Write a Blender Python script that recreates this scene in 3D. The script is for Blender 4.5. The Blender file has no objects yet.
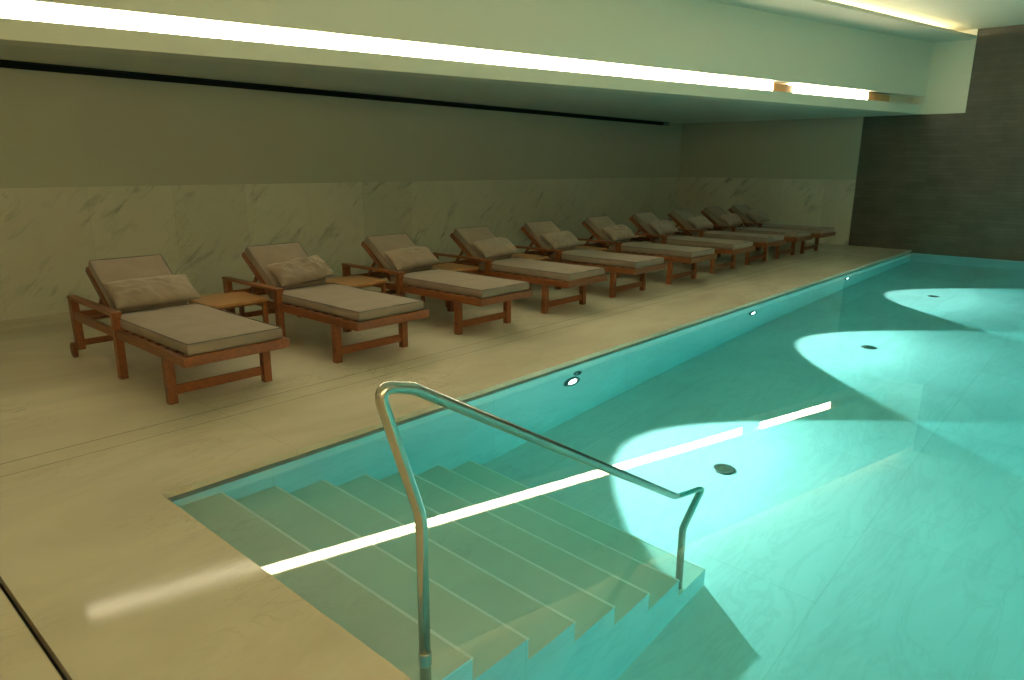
import bpy, bmesh, math, random
from mathutils import Vector, Matrix, noise
random.seed(7)
scene = bpy.context.scene
COL = scene.collection
R = math.radians

# ------------------------------------------------------------------ dimensions (metres)
XE = 14.775          # end wall
YW = 8.175           # back wall
YP = 3.225           # pool edge along the loungers
XP = 1.137           # pool edge at the head of the steps
YR = -3.2            # far (right) pool edge
XN, YN = -4.6, -5.2  # walls behind / beside the camera
ZW = -0.054          # water level
ZF = -1.26           # pool floor
ZS = 2.4295          # soffit
ZC = 3.63           # upper ceiling
A = R(15.056)        # the light beam runs at this angle to the pool
YE = 3.347           # beam face meets the end wall here
SLOT0, SLOT1 = 2.5865, 2.733

# ------------------------------------------------------------------ materials
def new_mat(name):
    m = bpy.data.materials.new(name); m.use_nodes = True
    nt = m.node_tree
    for n in list(nt.nodes): nt.nodes.remove(n)
    out = nt.nodes.new('ShaderNodeOutputMaterial')
    b = nt.nodes.new('ShaderNodeBsdfPrincipled')
    nt.links.new(b.outputs[0], out.inputs[0])
    return m, nt, b, out

def N(nt, t, **kw):
    n = nt.nodes.new(t)
    for k, v in kw.items(): setattr(n, k, v)
    return n

def math_n(nt, op, a, b=None, c=None):
    n = N(nt, 'ShaderNodeMath', operation=op)
    for i, v in enumerate((a, b, c)):
        if v is None: continue
        if isinstance(v, (int, float)): n.inputs[i].default_value = v
        else: nt.links.new(v, n.inputs[i])
    return n.outputs[0]

def mixc(nt, f, a, b, mode='MIX'):
    n = N(nt, 'ShaderNodeMix', data_type='RGBA', blend_type=mode)
    if isinstance(f, (int, float)): n.inputs[0].default_value = f
    else: nt.links.new(f, n.inputs[0])
    for s, v in ((6, a), (7, b)):
        if isinstance(v, tuple): n.inputs[s].default_value = (*v, 1) if len(v) == 3 else v
        else: nt.links.new(v, n.inputs[s])
    return n.outputs[2]

def ramp(nt, fac, stops):
    n = N(nt, 'ShaderNodeValToRGB')
    e = n.color_ramp.elements
    while len(e) > 1: e.remove(e[-1])
    e[0].position = stops[0][0]; e[0].color = (*stops[0][1], 1)
    for p, c in stops[1:]:
        q = e.new(p); q.color = (*c, 1)
    nt.links.new(fac, n.inputs[0])
    return n.outputs[0]

def noise_n(nt, vec, scale, detail=4, rough=.55, dist=0.0):
    n = N(nt, 'ShaderNodeTexNoise')
    n.inputs['Scale'].default_value = scale; n.inputs['Detail'].default_value = detail
    n.inputs['Roughness'].default_value = rough; n.inputs['Distortion'].default_value = dist
    if vec is not None: nt.links.new(vec, n.inputs['Vector'])
    return n.outputs[0]

def mapped(nt, vec, scale=(1, 1, 1), rot=(0, 0, 0), loc=(0, 0, 0)):
    n = N(nt, 'ShaderNodeMapping')
    n.inputs['Scale'].default_value = scale; n.inputs['Rotation'].default_value = rot
    n.inputs['Location'].default_value = loc
    nt.links.new(vec, n.inputs[0]); return n.outputs[0]

def bump(nt, b, h, strength=.2, dist=.01):
    n = N(nt, 'ShaderNodeBump'); n.inputs['Strength'].default_value = strength
    n.inputs['Distance'].default_value = dist
    nt.links.new(h, n.inputs['Height']); nt.links.new(n.outputs[0], b.inputs['Normal'])

def pos(nt): return N(nt, 'ShaderNodeNewGeometry').outputs['Position']
def obj_co(nt): return N(nt, 'ShaderNodeTexCoord').outputs['Object']
def xyz(nt, v):
    n = N(nt, 'ShaderNodeSeparateXYZ'); nt.links.new(v, n.inputs[0]); return n.outputs
def line_mask(nt, coord, at, w):        # 1 on a thin joint at coord == at
    d = math_n(nt, 'ABSOLUTE', math_n(nt, 'SUBTRACT', coord, at))
    return math_n(nt, 'LESS_THAN', d, w / 2)
def grid_mask(nt, coord, off, period, w):
    f = math_n(nt, 'FRACT', math_n(nt, 'DIVIDE', math_n(nt, 'SUBTRACT', coord, off), period))
    d = math_n(nt, 'ABSOLUTE', math_n(nt, 'SUBTRACT', f, .5))
    return math_n(nt, 'GREATER_THAN', d, .5 - w / period / 2)

def mat_plain(name, col, rough=.6, metal=0.0, var=.06, scale=6.0, spec=.5):
    m, nt, b, o = new_mat(name)
    v = noise_n(nt, obj_co(nt), scale)
    c0 = tuple(x * (1 - var) for x in col); c1 = tuple(min(1, x * (1 + var)) for x in col)
    nt.links.new(ramp(nt, v, [(.3, c0), (.7, c1)]), b.inputs['Base Color'])
    b.inputs['Roughness'].default_value = rough; b.inputs['Metallic'].default_value = metal
    b.inputs['Specular IOR Level'].default_value = spec
    return m

def marble(name, base, dark, vein, rough, panels=None, joints=(), ior=None, veinamt=.5, vscale=1.0):
    m, nt, b, o = new_mat(name)
    p = pos(nt)
    s = xyz(nt, p)
    big = noise_n(nt, mapped(nt, p, (.5, 1.1, 1), (0, 0, .5)), 1.2 * vscale, 5, .6, .6)
    col = ramp(nt, big, [(.32, dark), (.62, base)])
    fine = noise_n(nt, mapped(nt, p, (1.2, 3.0, 2.4), (.2, .3, .7)), 2.2 * vscale, 8, .62, 1.4)
    fmask = ramp(nt, fine, [(.47, (0, 0, 0)), (.50, (1, 1, 1)), (.53, (0, 0, 0))])
    patch = noise_n(nt, p, 1.1 * vscale, 3, .5)
    pmask = ramp(nt, patch, [(.5, (0, 0, 0)), (.66, (1, 1, 1))])
    f = math_n(nt, 'MULTIPLY', math_n(nt, 'MULTIPLY', fmask, pmask), veinamt)
    col = mixc(nt, f, col, vein)
    if panels:
        (u0, pw) = panels
        uu = math_n(nt, 'SUBTRACT', s[0], s[1])
        cv = N(nt, 'ShaderNodeCombineXYZ'); nt.links.new(uu, cv.inputs[0]); nt.links.new(s[2], cv.inputs[1])
        bl = noise_n(nt, mapped(nt, mapped(nt, cv.outputs[0], (1, 1, 1), (0, 0, -.75)), (2.2, 8.5, 1)), 1.0, 5, .6, .5)
        bm_ = ramp(nt, bl, [(.54, (0, 0, 0)), (.74, (1, 1, 1))])
        pm = ramp(nt, noise_n(nt, cv.outputs[0], 1.3, 2), [(.40, (0, 0, 0)), (.62, (1, 1, 1))])
        col = mixc(nt, math_n(nt, 'MULTIPLY', math_n(nt, 'MULTIPLY', bm_, pm), .95), col, (.17, .165, .13))
        (u0, pw) = panels
        u = math_n(nt, 'SUBTRACT', s[0], s[1])      # runs along either wall
        cell = math_n(nt, 'FLOOR', math_n(nt, 'DIVIDE', math_n(nt, 'SUBTRACT', u, u0), pw))
        wn = N(nt, 'ShaderNodeTexWhiteNoise', noise_dimensions='1D')
        nt.links.new(cell, wn.inputs['W'])
        tone = ramp(nt, wn.outputs['Value'], [(0, (.91, .91, .91)), (1, (1.04, 1.04, 1.04))])
        col = mixc(nt, 1.0, col, tone, 'MULTIPLY')
        g = grid_mask(nt, u, u0, pw, .006)
        col = mixc(nt, math_n(nt, 'MULTIPLY', g, .25), col, (.2, .18, .14))
    for kind, axis, a0, a1, w, amt in joints:
        g = line_mask(nt, s[axis], a0, w) if kind == 'l' else grid_mask(nt, s[axis], a0, a1, w)
        col = mixc(nt, math_n(nt, 'MULTIPLY', g, amt), col, (.16, .13, .09))
    nt.links.new(col, b.inputs['Base Color'])
    rv = noise_n(nt, p, 3.0, 5)
    rr = N(nt, 'ShaderNodeMapRange'); nt.links.new(rv, rr.inputs[0])
    rr.inputs[3].default_value = rough * .8; rr.inputs[4].default_value = rough * 1.25
    nt.links.new(rr.outputs[0], b.inputs['Roughness'])
    if ior: b.inputs['IOR'].default_value = ior
    bump(nt, b, noise_n(nt, p, 40, 4), .03, .002)
    return m

DECK = marble('deck_marble', (.66, .575, .44), (.52, .445, .335), (.40, .33, .23), .075, None,
              [('l', 1, 4.165, 0, .012, .55), ('l', 1, 3.985, 0, .010, .5),
               ('g', 0, .43, 1.42, .005, .22)], veinamt=.6, ior=1.11)
POOLSTONE = None
def pool_stone():
    m, nt, b, o = new_mat('pool_marble')
    p = pos(nt); s = xyz(nt, p)
    big = noise_n(nt, mapped(nt, p, (.6, 1.3, 1), (0, 0, .9)), 1.0, 6, .6, .8)
    col = ramp(nt, big, [(.32, (.60, .64, .62)), (.66, (.74, .78, .75))])
    fine = noise_n(nt, mapped(nt, p, (.6, 2.6, 1.5), (0, 0, .8)), 1.8, 8, .62, 1.5)
    fm = ramp(nt, fine, [(.46, (0, 0, 0)), (.50, (1, 1, 1)), (.54, (0, 0, 0))])
    col = mixc(nt, math_n(nt, 'MULTIPLY', fm, .22), col, (.42, .45, .42))
    # large slabs of slightly different tone
    br = N(nt, 'ShaderNodeTexBrick'); br.offset = .5
    br.inputs['Color1'].default_value = (.93, .93, .93, 1); br.inputs['Color2'].default_value = (1.04, 1.04, 1.04, 1)
    br.inputs['Mortar'].default_value = (.84, .86, .84, 1)
    br.inputs['Scale'].default_value = 1.0; br.inputs['Mortar Size'].default_value = .004
    br.inputs['Brick Width'].default_value = 1.7; br.inputs['Row Height'].default_value = .95
    nt.links.new(p, br.inputs['Vector'])
    col = mixc(nt, 1.0, col, br.outputs[0], 'MULTIPLY')
    # lighter tint along the water line
    band = math_n(nt, 'GREATER_THAN', s[2], -.165)
    col = mixc(nt, math_n(nt, 'MULTIPLY', band, .55), col, (.86, .86, .80))
    nt.links.new(col, b.inputs['Base Color']); b.inputs['Roughness'].default_value = .45
    return m
POOL = pool_stone()
STEP = marble('step_marble', (.66, .71, .595), (.56, .615, .51), (.40, .37, .30), .4, None, [], veinamt=.35)
NOSE = mat_plain('polished_nosing_marble', (.93, .94, .88), .3)
WMARBLE = marble('wall_marble', (.56, .52, .41), (.50, .465, .37), (.22, .20, .16), .35, (2.54 - YW, .86), [], veinamt=.25, vscale=1.1)
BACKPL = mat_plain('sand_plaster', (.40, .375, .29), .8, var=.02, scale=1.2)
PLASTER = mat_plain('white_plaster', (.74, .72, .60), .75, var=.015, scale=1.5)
SOFFIT = mat_plain('soffit_plaster', (.66, .65, .55), .75, var=.02, scale=1.5)
DARK = mat_plain('dark_gap', (.02, .02, .016), .8)

def tile_mat():
    m, nt, b, o = new_mat('dark_stone_tile')
    p = pos(nt); s = xyz(nt, p)
    cv = N(nt, 'ShaderNodeCombineXYZ'); nt.links.new(s[1], cv.inputs[0]); nt.links.new(s[2], cv.inputs[1])
    br = N(nt, 'ShaderNodeTexBrick'); br.offset = .5
    br.inputs['Scale'].default_value = 1.0; br.inputs['Mortar Size'].default_value = .0025
    br.inputs['Brick Width'].default_value = .42; br.inputs['Row Height'].default_value = .062
    br.inputs['Color1'].default_value = (.075, .068, .052, 1); br.inputs['Color2'].default_value = (.095, .086, .066, 1)
    br.inputs['Mortar'].default_value = (.055, .05, .04, 1)
    nt.links.new(cv.outputs[0], br.inputs['Vector'])
    n = noise_n(nt, p, 3.0, 6)
    col = mixc(nt, 1.0, br.outputs[0], ramp(nt, n, [(.3, (.8, .8, .8)), (.7, (1.1, 1.1, 1.1))]), 'MULTIPLY')
    nt.links.new(col, b.inputs['Base Color'])
    b.inputs['Roughness'].default_value = .32
    n2 = noise_n(nt, mapped(nt, p, (1, 2.2, 14)), 1.0, 3)
    bump(nt, b, math_n(nt, 'ADD', br.outputs[0], math_n(nt, 'MULTIPLY', n2, .6)), .25, .004)
    return m
TILE = tile_mat()

def wood_mat():
    m, nt, b, o = new_mat('teak')
    p = obj_co(nt)
    w = noise_n(nt, mapped(nt, p, (14, 2.2, 14)), 3.0, 6, .6, 1.2)
    nt.links.new(ramp(nt, w, [(.28, (.125, .036, .010)), (.5, (.195, .058, .016)), (.75, (.26, .085, .025))]), b.inputs['Base Color'])
    b.inputs['Roughness'].default_value = .42
    bump(nt, b, w, .08, .003)
    return m
WOOD = wood_mat()
def wood_top():
    m, nt, b, o = new_mat('pale_teak')
    w = noise_n(nt, mapped(nt, obj_co(nt), (3, 18, 10)), 2.4, 6, .6, 1.0)
    nt.links.new(ramp(nt, w, [(.28, (.30, .135, .05)), (.5, (.42, .20, .078)), (.75, (.50, .255, .10))]), b.inputs['Base Color'])
    b.inputs['Roughness'].default_value = .35
    return m
WOODTOP = wood_top()

def fabric(name, c):
    m, nt, b, o = new_mat(name)
    p = obj_co(nt)
    n = noise_n(nt, p, 7, 5)
    nt.links.new(ramp(nt, n, [(.3, tuple(x * .9 for x in c)), (.7, tuple(x * 1.08 for x in c))]), b.inputs['Base Color'])
    b.inputs['Roughness'].default_value = .85; b.inputs['Specular IOR Level'].default_value = .25
    b.inputs['Sheen Weight'].default_value = .15
    wv = N(nt, 'ShaderNodeTexWave'); wv.inputs['Scale'].default_value = 160; nt.links.new(p, wv.inputs[0])
    bump(nt, b, wv.outputs['Fac'], .06, .001)
    return m
FAB = fabric('taupe_canvas', (.25, .185, .14))
PIL = fabric('pillow_canvas', (.28, .21, .16))
PIPE = fabric('dark_piping', (.11, .09, .075))
STEEL = mat_plain('brushed_steel', (.60, .58, .52), .22, 1.0, .04, 40)
STEELD = mat_plain('dull_steel', (.16, .16, .15), .4, .7, .05, 40)
RUBBER = mat_plain('grey_rubber', (.06, .05, .045), .6)

def emis(name, col, s):
    m, nt, b, o = new_mat(name)
    b.inputs['Base Color'].default_value = (.8, .8, .8, 1)
    b.inputs['Emission Color'].default_value = (*col, 1); b.inputs['Emission Strength'].default_value = s
    return m
STRIP_COL = (1.0, .87, .60)
STRIP = emis('lit_diffuser', STRIP_COL, 29.0)
LENS = emis('lit_lens', (.9, 1, .95), 9.0)

def water_mat():
    m = bpy.data.materials.new('pool_water'); m.use_nodes = True
    nt = m.node_tree
    for n in list(nt.nodes): nt.nodes.remove(n)
    o = N(nt, 'ShaderNodeOutputMaterial'); g = N(nt, 'ShaderNodeBsdfGlass')
    g.inputs['Color'].default_value = (1, 1, 1, 1); g.inputs['Roughness'].default_value = 0; g.inputs['IOR'].default_value = 1.333
    v = N(nt, 'ShaderNodeVolumeAbsorption')
    v.inputs['Color'].default_value = (.05, .92, .925, 1); v.inputs['Density'].default_value = .38
    nt.links.new(g.outputs[0], o.inputs['Surface']); nt.links.new(v.outputs[0], o.inputs['Volume'])
    return m
WATER = water_mat()

# ------------------------------------------------------------------ mesh helpers
class MB:
    def __init__(s): s.bm = bmesh.new()
    def box(s, x0, x1, y0, y1, z0, z1, mi=0):
        vs = [s.bm.verts.new(p) for p in ((x0,y0,z0),(x1,y0,z0),(x1,y1,z0),(x0,y1,z0),(x0,y0,z1),(x1,y0,z1),(x1,y1,z1),(x0,y1,z1))]
        for f in ((3,2,1,0),(4,5,6,7),(0,1,5,4),(1,2,6,5),(2,3,7,6),(3,0,4,7)):
            fc = s.bm.faces.new([vs[i] for i in f]); fc.material_index = mi
        return s
    def prism(s, poly, z0, z1, mi=0):       # poly counter-clockwise in xy
        a = [s.bm.verts.new((x, y, z0)) for x, y in poly]; b = [s.bm.verts.new((x, y, z1)) for x, y in poly]
        n = len(poly)
        fs = [s.bm.faces.new(a[::-1]), s.bm.faces.new(b)]
        for i in range(n): fs.append(s.bm.faces.new((a[i], a[(i+1)%n], b[(i+1)%n], b[i])))
        for f in fs: f.material_index = mi
        return s
    def bar(s, p, q, w, h, up=(0,0,1)):     # rectangular bar from p to q, w across, h along 'up'
        p, q = Vector(p), Vector(q); d = (q - p).normalized(); u = Vector(up)
        sd = d.cross(u).normalized(); u = sd.cross(d).normalized()
        vs = []
        for c in (p, q):
            for a, b in ((-1,-1),(1,-1),(1,1),(-1,1)):
                vs.append(s.bm.verts.new(c + sd * (a*w/2) + u * (b*h/2)))
        for f in ((3,2,1,0),(4,5,6,7),(0,1,5,4),(1,2,6,5),(2,3,7,6),(3,0,4,7)): s.bm.faces.new([vs[i] for i in f])
        return s
    def tube(s, pts, r, seg=20, cap=True):
        pts = [Vector(p) for p in pts]; rings = []
        t = (pts[1] - pts[0]).normalized()
        nrm = t.orthogonal().normalized()
        for i, p in enumerate(pts):
            if i == 0: tt = (pts[1] - pts[0])
            elif i == len(pts) - 1: tt = pts[-1] - pts[-2]
            else: tt = (pts[i+1] - pts[i-1])
            tt.normalize()
            nrm = (nrm - tt * nrm.dot(tt)).normalized(); bn = tt.cross(nrm)
            rr = r[i] if isinstance(r, (list, tuple)) else r
            rings.append([s.bm.verts.new(p + (nrm*math.cos(a) + bn*math.sin(a))*rr) for a in (2*math.pi*k/seg for k in range(seg))])
        for i in range(len(rings) - 1):
            for k in range(seg):
                f = s.bm.faces.new((rings[i][k], rings[i][(k+1)%seg], rings[i+1][(k+1)%seg], rings[i+1][k])); f.smooth = True
        if cap: s.bm.faces.new(rings[0][::-1]); s.bm.faces.new(rings[-1])
        return s
    def lathe(s, prof, c, axis, seg=28):    # prof: (radius, height along axis)
        ax = Vector(axis).normalized(); n1 = ax.orthogonal().normalized(); n2 = ax.cross(n1); c = Vector(c); rings = []
        for r, h in prof:
            rings.append([s.bm.verts.new(c + ax*h + (n1*math.cos(a) + n2*math.sin(a))*max(r, 1e-4)) for a in (2*math.pi*k/seg for k in range(seg))])
        for i in range(len(rings) - 1):
            for k in range(seg):
                s.bm.faces.new((rings[i][k], rings[i][(k+1)%seg], rings[i+1][(k+1)%seg], rings[i+1][k]))
        s.bm.faces.new(rings[0][::-1]); s.bm.faces.new(rings[-1])
        return s
    def build(s, name, mats, parent=None, bevel=0, seg=2, smooth=False, loc=None):
        bmesh.ops.recalc_face_normals(s.bm, faces=s.bm.faces)
        if bevel:
            bmesh.ops.bevel(s.bm, geom=list(s.bm.edges), offset=bevel, segments=seg, profile=.6, affect='EDGES', clamp_overlap=True)
        me = bpy.data.meshes.new(name); s.bm.to_mesh(me); s.bm.free()
        if smooth:
            for p in me.polygons: p.use_smooth = True
        for m in (mats if isinstance(mats, (list, tuple)) else [mats]): me.materials.append(m)
        o = bpy.data.objects.new(name, me); COL.objects.link(o)
        if parent: o.parent = parent
        if loc: o.location = loc
        return o

def tag(o, label=None, cat=None, group=None, kind=None):
    if label: o['label'] = label
    if cat: o['category'] = cat
    if group: o['group'] = group
    if kind: o['kind'] = kind
    return o
def empty(name, loc=(0,0,0), rz=0.0):
    o = bpy.data.objects.new(name, None); COL.objects.link(o); o.location = loc; o.rotation_euler = (0,0,rz); o.empty_display_size = .1
    return o
def copy_tree(o, parent=None):
    c = o.copy(); COL.objects.link(c)
    if parent: c.parent = parent
    for ch in [x for x in o.children]: copy_tree(ch, c)
    return c
def struct(o, label, cat): return tag(o, label, cat, None, 'structure')

# ------------------------------------------------------------------ room shell
T = .034            # thickness of the coping slabs
DR = (.432, .452)   # drain slot across the deck
mb = MB()
mb.box(XN, DR[0], YN, YW, -T, 0)                      # behind the slot
mb.box(DR[1], XP, YN, YW, -T, 0)
mb.box(XP, XE, YP, YW, -T, 0)                         # lounger side
mb.box(XP, XE, YN, YR, -T, 0)
mb.box(XN, DR[0], YN, YW, -.3, -T); mb.box(DR[1], XP - .1, YN, YW, -.3, -T)
mb.box(XP - .1, XE, YP + .1, YW, -.3, -T); mb.box(XP - .1, XE, YN, YR - .1, -.3, -T)
mb.box(DR[0], DR[1], YN, YW, -.3, -.22)
floor = mb.build('floor', DECK)
struct(floor, 'polished beige marble deck around the pool, crossed by a dark drain slot', 'floor')
mb = MB(); mb.box(DR[0], DR[1], YN, YW, -.22, -.04)
tag(mb.build('drain_slot', DARK, floor), 'dark drain slot')

mb = MB()                                             # pool basin: walls and floor
top = -.066
mb.box(XP - .1, XP + .02, YR - .1, YP + .1, ZF - .2, top)
mb.box(XE - .02, XE + .1, YR - .1, YP + .1, ZF - .2, top + .01)
mb.box(XP + .02, XE - .02, YP + .0, YP + .1, ZF - .2, top)
mb.box(XP + .02, XE - .02, YR - .1, YR, ZF - .2, top)
mb.box(XP + .02, XE - .02, YR, YP, ZF - .2, ZF)
struct(mb.build('pool_basin', POOL), 'pale marble pool basin lit turquoise below the water', 'pool')

# back wall: plaster above a course of marble, dark shadow gap at the soffit
GAPX = 14.2
mb = MB(); mb.box(XN, XE + .2, YW, YW + .2, 1.26, 2.355)
mb.box(XN, XE + .2, YW + .16, YW + .3, 2.355, ZS + .3); mb.box(GAPX, XE + .2, YW, YW + .2, 2.355, ZS)
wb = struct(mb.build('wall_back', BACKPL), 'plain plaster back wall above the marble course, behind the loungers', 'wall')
mb = MB(); mb.box(XN, XE + .2, YW - .006, YW + .2, 0, 1.26); mb.build('marble_course', WMARBLE, wb)
mb = MB(); mb.box(XN, GAPX, YW + .14, YW + .158, 2.357, ZS - .002); mb.box(XN, GAPX, YW + .002, YW + .14, 2.356, 2.36)
mb.box(XN, GAPX, YW + .002, YW + .14, ZS - .006, ZS - .002)
tag(mb.build('shadow_gap', DARK, wb), 'dark slot along the top of the wall')

YT = 4.36           # where the dark tile starts on the end wall
mb = MB(); mb.box(XE, XE + .2, YT, YW + .2, 1.26, ZS)
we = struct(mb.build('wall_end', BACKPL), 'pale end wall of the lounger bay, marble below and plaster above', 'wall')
mb = MB(); mb.box(XE - .006, XE + .2, YT, YW, 0, 1.26); mb.build('marble_course', WMARBLE, we)
mb = MB(); mb.box(XE + .02, XE + .25, YN, YT, -.06, ZC + .3)
struct(mb.build('wall_far', TILE), 'dark olive brown stone tile wall at the far end of the pool', 'wall')
mb = MB(); mb.box(XN - .2, XN, YN - .2, YW + .2, -.3, ZC + .3)
struct(mb.build('wall_near', PLASTER), 'plain plaster wall at the near end of the pool hall', 'wall')
mb = MB(); mb.box(XN, XE + .2, YN - .2, YN, -.3, ZC + .3)
struct(mb.build('wall_right', PLASTER), 'plain plaster wall on the right side of the pool hall', 'wall')

# beam with its light slot: a profile swept along the skewed direction
dx, dy = math.cos(A), -math.sin(A)                    # along the beam, towards the end wall
nx, ny = -math.sin(A), -math.cos(A)                   # out of the beam face, towards the pool
def bp(s, out):                                       # s metres back from the end wall, 'out' metres off the face
    return (XE - s*dx + out*nx, YE - s*dy + out*ny)
SB = (YW - YE) / math.sin(A) + .1
def sweep(mb, s0, s1, prof, mi=0):                    # prof: (out, z) closed
    a = [mb.bm.verts.new((*bp(s0, o), z)) for o, z in prof]; b = [mb.bm.verts.new((*bp(s1, o), z)) for o, z in prof]
    n = len(prof)
    fs = [mb.bm.faces.new(a), mb.bm.faces.new(b[::-1])]
    for i in range(n): fs.append(mb.bm.faces.new((a[i], b[i], b[(i+1)%n], a[(i+1)%n])))
    for f in fs: f.material_index = mi
D = .20
SL = 13.60          # left end of the light slot
mb = MB()
sweep(mb, -.3, SB, [(0, ZS), (0, SLOT0), (-D, SLOT0), (-D, ZS)])             # lower lip
sweep(mb, -.3, SB, [(0, SLOT1), (0, ZC + .05), (-D, ZC + .05), (-D, SLOT1)]) # face above
sweep(mb, -.3, SB, [(-D, ZS), (-D, ZC + .05), (-D - .12, ZC + .05), (-D - .12, ZS)])
sweep(mb, SL, SB, [(0, SLOT0), (0, SLOT1), (-D, SLOT1), (-D, SLOT0)])        # slot closed past its left end
bmesh.ops.translate(mb.bm, verts=mb.bm.verts, vec=(0, 0, 0))
beam = struct(mb.build('trim_1', PLASTER), 'pale plaster beam face holding a long glowing light slot', 'beam')

# soffit over the lounger bay
mb = MB()
p0 = bp(-.3, -D - .12); p1 = bp(SB, -D - .12)
kk = (YW + .16 - p0[1]) / (p1[1] - p0[1])
mb.prism([p0, (p0[0], YW + .16), (p0[0] + kk*(p1[0] - p0[0]), YW + .16)], ZS, ZS + .08)
struct(mb.build('ceiling_soffit', SOFFIT), 'low flat soffit over the row of loungers', 'ceiling')

# dropped band of ceiling beside the beam and the raised ceiling over the pool
AB = R(13.0); YB = 2.71
def bb(s, out=0): return (XE - s*math.cos(AB) - out*math.sin(AB), YB + s*math.sin(AB) - out*math.cos(AB))
SBB = 20.5
mb = MB()
mb.prism([bb(-.4), bp(-.4, -.05), bp(SB + 2, -.05), bb(SBB)], ZC, ZC + .03)
mb.prism([bb(-.4), bb(-.4, -.03), bb(SBB, -.03), bb(SBB)], ZC + .0302, ZC + .05)
struct(mb.build('ceiling_band', SOFFIT), 'dropped band of ceiling between the beam and the raised ceiling', 'ceiling')
STEPUP = .155
mb = MB(); mb.box(XN - .2, XE + .3, YN - .2, YW + .3, ZC + STEPUP, ZC + STEPUP + .2)
struct(mb.build('ceiling', PLASTER), 'bright raised ceiling over the pool', 'ceiling')

# bulkhead closing the beam at the end wall
mb = MB(); mb.box(XE - .0, XE + .1, YB - .005, YT, ZS, ZC + STEPUP)
struct(mb.build('trim_2', PLASTER), 'pale plaster bulkhead closing the beam at the tile wall', 'beam')

# ------------------------------------------------------------------ light strips in the slot
AMBER = mat_plain('amber_slot_block', (.50, .27, .10), .5)
def light_strip(s0, s1, label, blocks=()):
    e = empty('light_strip', (*bp((s0+s1)/2, -D/2), SLOT0))
    bpy.context.view_layer.update()
    inv = Matrix.Translation(e.location).inverted()
    m = MB(); sweep(m, s0, s1, [(-D + .02, SLOT0 + .001), (-D + .02, SLOT1 - .001), (-D + .001, SLOT1 - .001), (-D + .001, SLOT0 + .001)])
    m.bm.transform(inv); m.build('housing', STEELD, e)
    m = MB(); sweep(m, s0 + .004, s1 - .004, [(-.03, SLOT0 + .002), (-.03, SLOT1 - .003), (-D + .02, SLOT1 - .003), (-D + .02, SLOT0 + .002)])
    m.bm.transform(inv); tag(m.build('diffuser', STRIP, e), 'glowing white diffuser')
    for a0, a1 in blocks:  # amber blocks added to darken the slot interior beside the lit lengths
        m = MB(); sweep(m, a0, a1, [(-.06, SLOT0 + .002), (-.06, SLOT1 - .03), (-D + .001, SLOT1 - .03), (-D + .001, SLOT0 + .002)])
        m.bm.transform(inv); tag(m.build('slot_block', AMBER, e), 'amber block darkening the slot')
    return tag(e, label, 'light strip', 'light strips in the beam')
light_strip(4.21, SL - .002, 'very long glowing light strip running the length of the beam')
light_strip(1.75, 3.70, 'short glowing light strip at the far end of the beam slot', ((3.702, 4.207), (1.05, 1.748)))

# ------------------------------------------------------------------ pool steps
steps = tag(empty('pool_steps', (XP, 2.3, ZF)), 'seven submerged marble steps going down into the pool beside the handrail', 'steps')
YS0 = 1.4505
nos = [1.4235 + .29*k for k in range(7)]
for k in range(7):
    z = -.15 - .1575*k
    x0 = XP + .02 if k == 0 else nos[k-1]
    m = MB()
    bx0 = x0 - XP
    m.box(bx0, nos[k] - XP, YS0 - 2.3, YP - 2.3, 0.0, z - ZF, 0)
    o = m.build('step', [STEP, NOSE, POOL], steps)
    # a narrow polished strip marks the nosing
    b = bmesh.new(); b.from_mesh(o.data)
    for f in b.faces:
        if f.normal.z < .5: f.material_index = 2
    def bx(a0, a1, c0, c1, e0, e1):
        vs = [b.verts.new(p) for p in ((a0,c0,e0),(a1,c0,e0),(a1,c1,e0),(a0,c1,e0),(a0,c0,e1),(a1,c0,e1),(a1,c1,e1),(a0,c1,e1))]
        for f in ((3,2,1,0),(4,5,6,7),(0,1,5,4),(1,2,6,5),(2,3,7,6),(3,0,4,7)):
            b.faces.new([vs[i] for i in f]).material_index = 1
    bx(nos[k] - XP - .010, nos[k] - XP + .002, YS0 - 2.3 - .002, YP - 2.3, z - ZF - .008, z - ZF + .002)
    b.to_mesh(o.data); b.free()

# ------------------------------------------------------------------ handrail
def arc_path(pts, rad, n=8):
    pts = [Vector(p) for p in pts]; out = [pts[0]]
    for i in range(1, len(pts) - 1):
        a, b, c = pts[i-1], pts[i], pts[i+1]
        u = (a - b).normalized(); v = (c - b).normalized()
        ang = u.angle(v); r = rad[i] if isinstance(rad, dict) else rad
        d = min(r / math.tan(ang / 2), (a-b).length*.48, (c-b).length*.48)
        p, q = b + u*d, b + v*d
        for k in range(n + 1):
            t = k / n
            out.append(p*(1-t)**2 + b*2*t*(1-t) + q*t*t)
    out.append(pts[-1]); return out
RY = 1.485
rail = tag(empty('handrail', (1.246, RY, -.15)), 'bent stainless steel handrail going down over the pool steps', 'handrail')
L = lambda x, z: (x*.99 - 1.2464, 0, z + .15)
path = arc_path([L(1.259, -.15), L(1.259, .47), L(1.115, .915), L(1.245, .880), L(2.90, -.068), L(3.155, -.175), L(2.970, -.50), L(2.970, -1.095)],
                {1: .25, 2: .07, 3: .10, 4: .2, 5: .035, 6: .14}, 10)
m = MB(); m.tube(path, .0185, 20); m.build('rail', STEEL, rail)
m = MB(); m.lathe([(.0195, .10), (.0212, .104), (.0212, .146), (.0195, .150)], (0, 0, 0), (0, 0, 1)); m.build('collar', STEEL, rail)

# ------------------------------------------------------------------ water
m = MB(); m.box(XP - .09, XE + .015, YR - .09, YP + .09, ZF - .05, ZW)
water = tag(m.build('pool_water', WATER), 'still clear turquoise water filling the pool', 'water', None, 'stuff')

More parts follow.
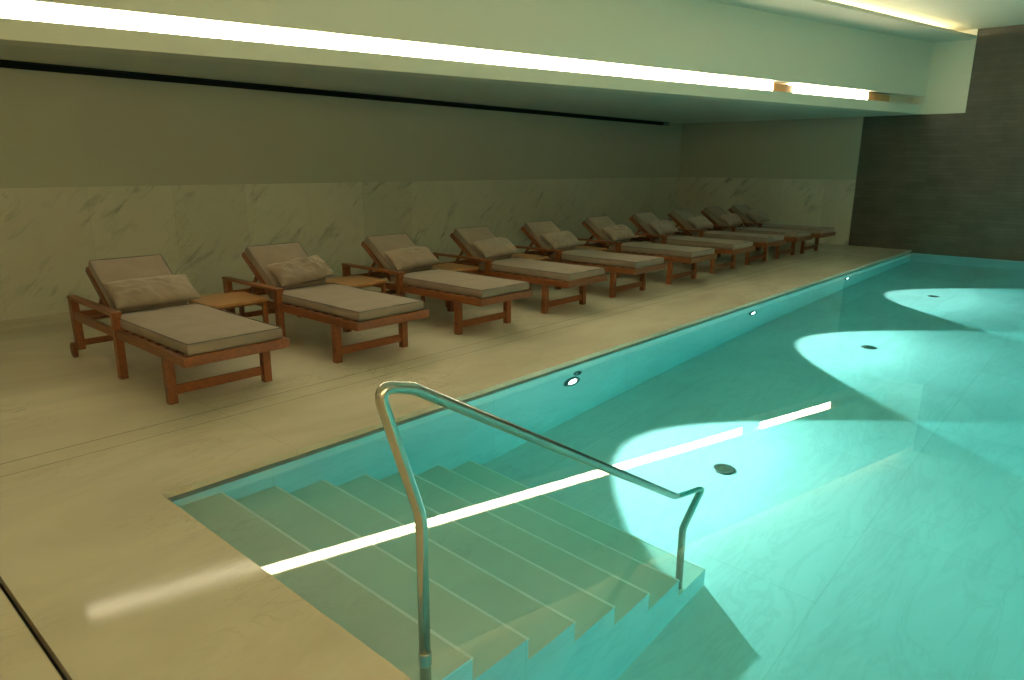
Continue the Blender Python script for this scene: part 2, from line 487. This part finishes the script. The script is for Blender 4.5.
# ------------------------------------------------------------------ pool lamps, nozzle and drains
LX = (4.30, 7.72, 11.05); LZ = -.43
def lamp(x, label):
    e = empty('pool_light', (x, YP, LZ))
    m = MB(); m.lathe([(.098, 0), (.098, .010), (.090, .020), (.062, .020), (.057, .008)], (0, 0, 0), (0, -1, 0)); m.build('rim', STEELD, e)
    m = MB(); m.lathe([(.055, .004), (.055, .012), (.035, .018), (.001, .020)], (0, 0, 0), (0, -1, 0)); m.build('lens', LENS, e)
    ld = bpy.data.lights.new('pool_spot', 'SPOT'); ld.energy = 470; ld.color = (1.0, .94, .87)
    ld.spot_size = R(77); ld.spot_blend = .06; ld.shadow_soft_size = .03
    lo = bpy.data.objects.new('pool_spot', ld); COL.objects.link(lo); lo.parent = e; lo.location = (0, -.06, 0)
    d = Vector((.0, -math.cos(R(20.5)), -math.sin(R(20.5)))); lo.rotation_euler = d.to_track_quat('-Z', 'Y').to_euler()
    return tag(e, label, 'pool light', 'underwater lights along the lounger side')
lamp(LX[0], 'underwater light in the pool wall nearest the steps, below the small nozzle')
lamp(LX[1], 'middle of the three underwater lights in the pool wall')
lamp(LX[2], 'underwater light in the pool wall farthest away, near the tile wall')
# lamps of the opposite pool wall (out of the picture) shining back across the pool
for x in (2.6, 6.0, 9.4, 12.8):
    ld = bpy.data.lights.new('opposite_pool_spot', 'SPOT'); ld.energy = 115; ld.color = (.25, 1.0, .98)
    ld.spot_size = R(100); ld.spot_blend = .5; ld.shadow_soft_size = .05
    lo = bpy.data.objects.new('opposite_pool_spot', ld); COL.objects.link(lo); lo.location = (x, YR + .06, LZ)
    lo.rotation_euler = Vector((0, 1, -.12)).to_track_quat('-Z', 'Y').to_euler()

e = empty('pool_nozzle', (4.375, YP, -.27))
m = MB(); m.lathe([(.050, 0), (.050, .010), (.042, .018), (.024, .018), (.022, .004)], (0, 0, 0), (0, -1, 0)); m.build('ring', STEELD, e)
m = MB(); m.lathe([(.021, .002), (.021, .010), (.006, .014)], (0, 0, 0), (0, -1, 0)); m.build('jet', STEEL, e)
tag(e, 'small round steel nozzle in the pool wall above the nearest light', 'nozzle')

def drain(x, y, label):
    e = empty('floor_drain', (x, y, ZF))
    m = MB(); m.lathe([(.076, 0), (.076, .008), (.068, .014), (.052, .014), (.050, .006)], (0, 0, 0), (0, 0, 1)); m.build('ring', STEELD, e)
    m = MB(); m.lathe([(.049, .002), (.049, .008), (.02, .009)], (0, 0, 0), (0, 0, 1))
    for k in range(-3, 4):
        w = math.sqrt(max(.0, .047**2 - (k*.0135)**2))
        m.box(k*.0135 - .0035, k*.0135 + .0035, -w, w, .009, .015)
    m.build('grate', STEEL, e)
    return tag(e, label, 'drain', 'round drains in the pool floor')
drain(4.35, 1.92, 'round steel drain in the pool floor nearest the handrail')
drain(7.86, 1.99, 'middle one of three round drains in the pool floor')
drain(11.2, 2.09, 'round drain in the pool floor farthest away')

# ------------------------------------------------------------------ sun lounger (local: x across, y from foot to head)
Wd, FZ0, FZ1 = .705, .300, .365
PIV = Vector((0, 1.33, .375)); BANG = R(36.5)
BX0, BX1 = .085, .605   # the backrest swings between the arms
bd = Vector((0, math.cos(BANG), math.sin(BANG))); bn = Vector((0, -math.sin(BANG), math.cos(BANG)))
def cushion(name, L_, w, t, M, parent, sag=.0, seed=0):
    b = bmesh.new()
    bmesh.ops.create_cube(b, size=1.0)
    bmesh.ops.subdivide_edges(b, edges=list(b.edges), cuts=11, use_grid_fill=True)
    for v in b.verts:
        x, y, z = v.co * 2
        ex, ey = abs(x), abs(y)
        rnd = lambda a: 1 - max(0, a - .93)**2 * 3.5
        zz = z * (t/2)
        puff = (1 - ex**6) * (1 - ey**6)
        zz += (1 if z > 0 else -.2) * .008 * puff * abs(z)
        n = noise.noise(Vector((x*1.4 + seed, y*2.2, z)))*.004
        zz += n * (1 if z > .9 else 0)
        inset = 1 - .03*(abs(z)**4)
        v.co = Vector((x * w/2 * (inset if ex > .9 else 1), y * L_/2 * (1 - .012*abs(z)**4 if ey > .9 else 1), zz - sag*puff))
    bmesh.ops.recalc_face_normals(b, faces=b.faces)
    b.transform(M)
    me = bpy.data.meshes.new(name); b.to_mesh(me); b.free(); me.materials.append(FAB)
    for p in me.polygons: p.use_smooth = True
    o = bpy.data.objects.new(name, me); COL.objects.link(o); o.parent = parent
    o.modifiers.new('bevel', 'BEVEL').limit_method = 'ANGLE'; o.modifiers['bevel'].width = .006; o.modifiers['bevel'].segments = 2
    return o
def piping(name, L_, w, z, M, parent):
    m = MB(); a, b_ = w/2 - .004, L_/2 - .004
    pts = arc_path([(0, -b_, z), (a, -b_, z), (a, b_, z), (-a, b_, z), (-a, -b_, z), (0, -b_, z)], .012, 4)
    m.tube(pts, .0035, 6); m.bm.transform(M); return m.build(name, PIPE, parent, smooth=True)

def make_lounger():
    e = empty('sun_lounger')
    def bx(name, *a, bev=.004, mat=WOOD): return MB().box(*a).build(name, mat, e, bev)
    bx('foot_board', 0, Wd, 0, .026, FZ0, FZ1)
    bx('head_board', .03, Wd - .03, 1.955, 1.98, FZ0 + .005, FZ1)
    bx('side_rail', 0, .026, .0265, 2.0, FZ0, FZ1 - .002); bx('side_rail', Wd - .026, Wd, .0265, 2.0, FZ0, FZ1 - .002)
    for x in (-.006, Wd - .052):
        bx('leg', x, x + .058, .282, .336, 0, FZ0 - .001)
    bx('stretcher', .053, Wd - .053, .298, .320, .055, .118)
    # slats that carry the mattress
    for i in range(9):
        y = .10 + i*.135
        bx('slat', .028, Wd - .028, y, y + .07, FZ1 - .024, FZ1 - .004, bev=.002)
    # arm on the left side
    bx('leg', -.008, .045, 1.09, 1.15, 0, .462)
    m = MB(); m.bar((.018, 1.985, .06), (.018, 2.005, .462), .055, .075, (0, 1, 0)); m.build('rear_post', WOOD, e, .006)
    m = MB(); m.prism([(-.02, 1.075), (.052, 1.075), (.048, 2.045), (-.012, 2.045)], .463, .489); m.build('armrest', WOOD, e, .006)
    # short right legs and the rear stretcher
    bx('leg', Wd - .045, Wd + .008, 1.09, 1.15, 0, FZ0 - .001)
    bx('leg', Wd - .045, Wd + .005, 1.95, 2.01, .06, FZ0 - .001)
    bx('stretcher', .05, Wd - .05, 1.985, 2.01, .085, .135)
    for x0, x1 in ((-.042, -.012), (Wd + .012, Wd + .042)):
        m = MB(); m.lathe([(.045, 0), (.062, .004), (.062, abs(x1-x0) - .004), (.045, abs(x1-x0))], (x0, 1.995, .062), (1, 0, 0)); w = m.build('wheel', WOOD, e)
        m = MB(); m.tube([(x0 - .004, 1.995, .062), (x1 + .022 if x0 < 0 else x1 + .004, 1.995, .062)], .008, 10); m.build('axle', STEELD, w)
    # backrest: two stiles and slats, propped by a strut
    bf = MB()
    for x in (BX0, BX1):
        bf.bar(Vector((x, 0, 0)) + PIV, Vector((x, 0, 0)) + PIV + bd*.57, .026, .045, bn)
    for k in range(6):
        c = PIV + bd*(.05 + k*.09) + bn*.012
        bf.bar(c + Vector((BX0 + .014, 0, 0)), c + Vector((BX1 - .014, 0, 0)), .055, .018, bn)
    bf.build('backrest_frame', WOOD, e, .003)
    q = PIV + bd*.33 - bn*.025
    m = MB()
    for x in (BX0 + .03, BX1 - .03): m.bar((x, 1.79, FZ1 - .03), (x, q.y, q.z), .02, .03, (0, 1, 1))
    m.bar((.03, 1.79, FZ1 - .03), (Wd - .03, 1.79, FZ1 - .03), .028, .028)
    m.build('backrest_prop', WOOD, e, .002)
    # seat cushion and back cushion
    M1 = Matrix.Translation((Wd/2, .02 + 1.27/2, FZ1 + .036))
    c1 = cushion('seat_cushion', 1.27, Wd - .07, .072, M1, e)
    piping('piping', 1.27, Wd - .07, .036, M1, c1)
    Mr = Matrix(((1,0,0,0),(0,bd.y,bn.y,0),(0,bd.z,bn.z,0),(0,0,0,1)))
    M2 = Matrix.Translation(PIV + Vector(((BX0 + BX1)/2, 0, 0)) + bd*(.03 + .53/2) + bn*.062) @ Mr
    c2 = cushion('back_cushion', .53, BX1 - BX0 + .01, .075, M2, e, seed=5)
    piping('piping', .53, BX1 - BX0 + .01, .037, M2, c2)
    return e

feet = [(1.695, 4.172, 0), (2.98, 4.215, .2), (4.272, 4.21, 0), (5.545, 4.235, 0), (6.79, 4.235, 0),
        (8.10, 4.235, -.3), (9.36, 4.255, -.5), (10.59, 4.28, -.5), (11.70, 4.25, -.8), (12.70, 4.20, -1)]
ordn = ['', 'second', 'third', 'fourth', 'fifth', 'sixth', 'seventh', 'eighth', 'ninth', '']
labs = ['teak sun lounger with taupe cushions nearest the camera, leftmost of the row'] + \
       ['teak sun lounger with taupe cushions, %s from the left in the row' % ordn[i] for i in range(1, 9)] + \
       ['teak sun lounger with taupe cushions at the far right end of the row']
proto = make_lounger(); LOUNGE = []
for i, (x, y, a) in enumerate(feet):
    o = proto if i == 0 else copy_tree(proto)
    o.location = (x, y, 0); o.rotation_euler.z = R(a)
    tag(o, labs[i], 'sun lounger', 'teak sun loungers in a row by the pool'); LOUNGE.append(o)

# ------------------------------------------------------------------ pillows (loose, each its own folds)
def pillow(L_, w, t, seed, crumple, flop=0.0):
    b = bmesh.new(); bmesh.ops.create_grid(b, x_segments=44, y_segments=26, size=1.0)
    top = list(b.verts)
    g = bmesh.ops.duplicate(b, geom=list(b.verts) + list(b.edges) + list(b.faces))
    low = [v for v in g['geom'] if isinstance(v, bmesh.types.BMVert)]
    def shape(v, sgn):
        x, y = v.co.x, v.co.y
        ed = max(0.0, (1 - abs(x)**3.2)) ** .55 * max(0.0, (1 - abs(y)**2.6)) ** .6
        pinch = 1 - .09*(1 - x*x)*abs(y)**3 - .0*abs(x)
        px_ = x*(1 - .06*(1 - y*y)*abs(x)**4); py_ = y*pinch
        z = sgn * t/2 * ed
        q = Vector((x*2.3 + seed*3.1, y*1.3 + seed, seed*.7))
        fold = noise.noise(q)*.55 + noise.noise(q*2.3)*.3 + (abs(noise.noise(Vector((x*4.5 + y*1.5 + seed, y*2.5, seed*2)))) - .25)*.9
        z += crumple * fold * (ed if sgn > 0 else ed*.25)
        px_ += crumple * .6 * noise.noise(q*1.7 + Vector((9, 0, 0))) * (.4 + abs(x)); py_ += crumple * .5 * noise.noise(q*1.9 + Vector((0, 7, 0)))
        z += flop * x*x
        v.co = Vector((px_*L_/2, py_*w/2, z))
    for v in top: shape(v, 1)
    for v in low: shape(v, -1)
    bmesh.ops.remove_doubles(b, verts=list(b.verts), dist=.0008)
    bmesh.ops.recalc_face_normals(b, faces=b.faces)
    me = bpy.data.meshes.new('pillow'); b.to_mesh(me); b.free(); me.materials.append(PIL)
    for p in me.polygons: p.use_smooth = True
    o = bpy.data.objects.new('pillow', me); COL.objects.link(o)
    s = o.modifiers.new('sub', 'SUBSURF'); s.levels = 1; s.render_levels = 1
    return o
spec = [  # along backrest, across offset, length, width, thick, crumple, turn, label
    (.115, .03, .62, .28, .13, .026, 0, 'long plump taupe pillow propped on the leftmost lounger'),
    (.13, .04, .58, .28, .15, .050, 6, 'badly crumpled taupe pillow on the second lounger from the left'),
    (.135, .03, .60, .28, .13, .028, 3, 'taupe pillow on the third lounger from the left'),
    (.135, .03, .60, .28, .13, .026, 3, 'taupe pillow on the fourth lounger from the left'),
    (.13, .02, .60, .28, .13, .028, 2, 'taupe pillow on the fifth lounger from the left'),
    (.135, .02, .60, .28, .14, .03, 2, 'taupe pillow on the sixth lounger from the left'),
    (.135, .02, .60, .28, .14, .03, 2, 'taupe pillow on the seventh lounger from the left'),
    (.135, .02, .60, .28, .14, .03, 2, 'taupe pillow on the eighth lounger from the left'),
    (.13, .02, .60, .28, .14, .03, 2, 'taupe pillow on the ninth lounger from the left'),
    (.12, .02, .60, .30, .17, .03, 0, 'taupe pillow slid down to the seat of the last lounger at the far right'),
]
Mr = Matrix(((1,0,0,0),(0,bd.y,bn.y,0),(0,bd.z,bn.z,0),(0,0,0,1)))
for i, (al, off, L_, w, t, cr, tw, lab) in enumerate(spec):
    o = pillow(L_, w, t, i*1.37 + .4, cr)
    LM = Matrix.Translation(LOUNGE[i].location) @ Matrix.Rotation(LOUNGE[i].rotation_euler.z, 4, 'Z')
    o.matrix_world = LM @ Matrix.Translation(PIV + Vector(((BX0 + BX1)/2 + off, 0, 0)) + bd*al + bn*(.062 + .037 + t*.40)) @ Mr @ Matrix.Rotation(R(tw), 4, 'Z')
    tag(o, lab, 'pillow', 'loose pillows on the loungers')

# ------------------------------------------------------------------ side tables between the loungers
def make_table():
    e = empty('side_table')
    pts = []
    w, d, r = .50, .50, .06
    for cx, cy, a0 in ((w/2 - r, d/2 - r, 0), (-w/2 + r, d/2 - r, 90), (-w/2 + r, -d/2 + r, 180), (w/2 - r, -d/2 + r, 270)):
        for k in range(6): a = R(a0 + k*18); pts.append((cx + r*math.cos(a), cy + r*math.sin(a)))
    MB().prism(pts, .378, .400).build('tabletop', WOODTOP, e, .004)
    for sx in (-1, 1):
        for sy in (-1, 1):
            MB().box(sx*.215 - .018, sx*.215 + .018, sy*.205 - .018, sy*.205 + .018, 0, .377).build('leg', WOOD, e, .003)
    m = MB()
    for sx in (-1, 1): m.box(sx*.215 - .010, sx*.215 + .010, -.186, .186, .355, .377)
    for sy in (-1, 1): m.box(-.196, .196, sy*.205 - .010, sy*.205 + .010, .355, .377)
    m.build('apron', WOOD, e, .002)
    return e
tl = ['low teak side table between the first and second loungers from the left',
      'low teak side table between the second and third loungers from the left',
      'low teak side table between the third and fourth loungers from the left',
      'low teak side table between the fourth and fifth loungers from the left',
      'low teak side table between the fifth and sixth loungers from the left']
pt = make_table()
for i in range(5):
    o = pt if i == 0 else copy_tree(pt)
    a, b_ = feet[i], feet[i+1]
    gx0 = a[0] + Wd; gx1 = b_[0]
    o.location = ((gx0 + gx1)/2 + .025, a[1] + 1.49, 0)
    tag(o, tl[i], 'side table', 'teak side tables between the loungers')

# ------------------------------------------------------------------ cove lamp and added fill lamp
def area(name, loc, direction, sx, sy, power, col):
    ld = bpy.data.lights.new(name, 'AREA'); ld.shape = 'RECTANGLE'; ld.size = sx; ld.size_y = sy; ld.energy = power; ld.color = col
    o = bpy.data.objects.new(name, ld); COL.objects.link(o); o.location = loc
    d = Vector(direction).normalized(); z = -d
    x = Vector((-math.cos(AB), math.sin(AB), 0)); y = z.cross(x).normalized(); x = y.cross(z).normalized()
    o.rotation_euler = Matrix((x, y, z)).transposed().to_euler()
    return o
# lamp hidden in the step between the dropped band and the raised ceiling
sm = 9.0
c = bb(sm, -.52)
area('cove_lamp', (c[0], c[1], ZC + .065), (-math.sin(AB), -math.cos(AB), .12), 17.0, .05, 220, (1.0, .86, .52))

# unseen trough and fill lamp, added by the right wall to brighten the ceiling
mb = MB(); mb.box(XN, XE, YN + .002, YN + .5, 2.55, 2.58); mb.box(XN, XE, YN + .47, YN + .5, 2.5802, 2.75)
struct(mb.build('fill_trough', PLASTER), 'added unseen plaster trough along the right side wall, holding a fill lamp', 'trough')
ld = bpy.data.lights.new('trough_fill_lamp', 'AREA'); ld.shape = 'RECTANGLE'; ld.size = 6; ld.size_y = .12; ld.energy = 560; ld.color = (1.0, .84, .5)
lo = bpy.data.objects.new('trough_fill_lamp', ld); COL.objects.link(lo); lo.location = (-1.2, YN + .25, 2.62); lo.rotation_euler = (R(180), 0, 0)

w = bpy.data.worlds.new('dark'); scene.world = w; w.use_nodes = True
w.node_tree.nodes['Background'].inputs[0].default_value = (0, 0, 0, 1)

# ------------------------------------------------------------------ camera
cam = bpy.data.cameras.new('camera'); co = bpy.data.objects.new('camera', cam); COL.objects.link(co)
cam.sensor_width = 36; cam.lens = 700.07 * 36 / 1024; cam.clip_start = .05; cam.clip_end = 100
r0 = Vector((0.66955448, -0.74274269, 0.00548651)); r1 = Vector((-0.17631559, -0.16610866, -0.97021685)); r2 = Vector((0.72153282, 0.64864568, -0.24217591))
mw = Matrix((r0, -r1, -r2)).transposed().to_4x4(); mw.translation = (0, 0, 1.5)
co.matrix_world = mw
scene.camera = co
scene.view_settings.view_transform = 'Standard'; scene.view_settings.look = 'None'
scene.view_settings.gamma = 1; scene.view_settings.exposure = 0; scene.view_settings.use_curve_mapping = False
cy = scene.cycles
cy.max_bounces = 14; cy.diffuse_bounces = 5; cy.glossy_bounces = 5; cy.transmission_bounces = 10; cy.volume_bounces = 0
cy.caustics_reflective = True; cy.caustics_refractive = True; cy.blur_glossy = 0.3; cy.sample_clamp_indirect = 4.0
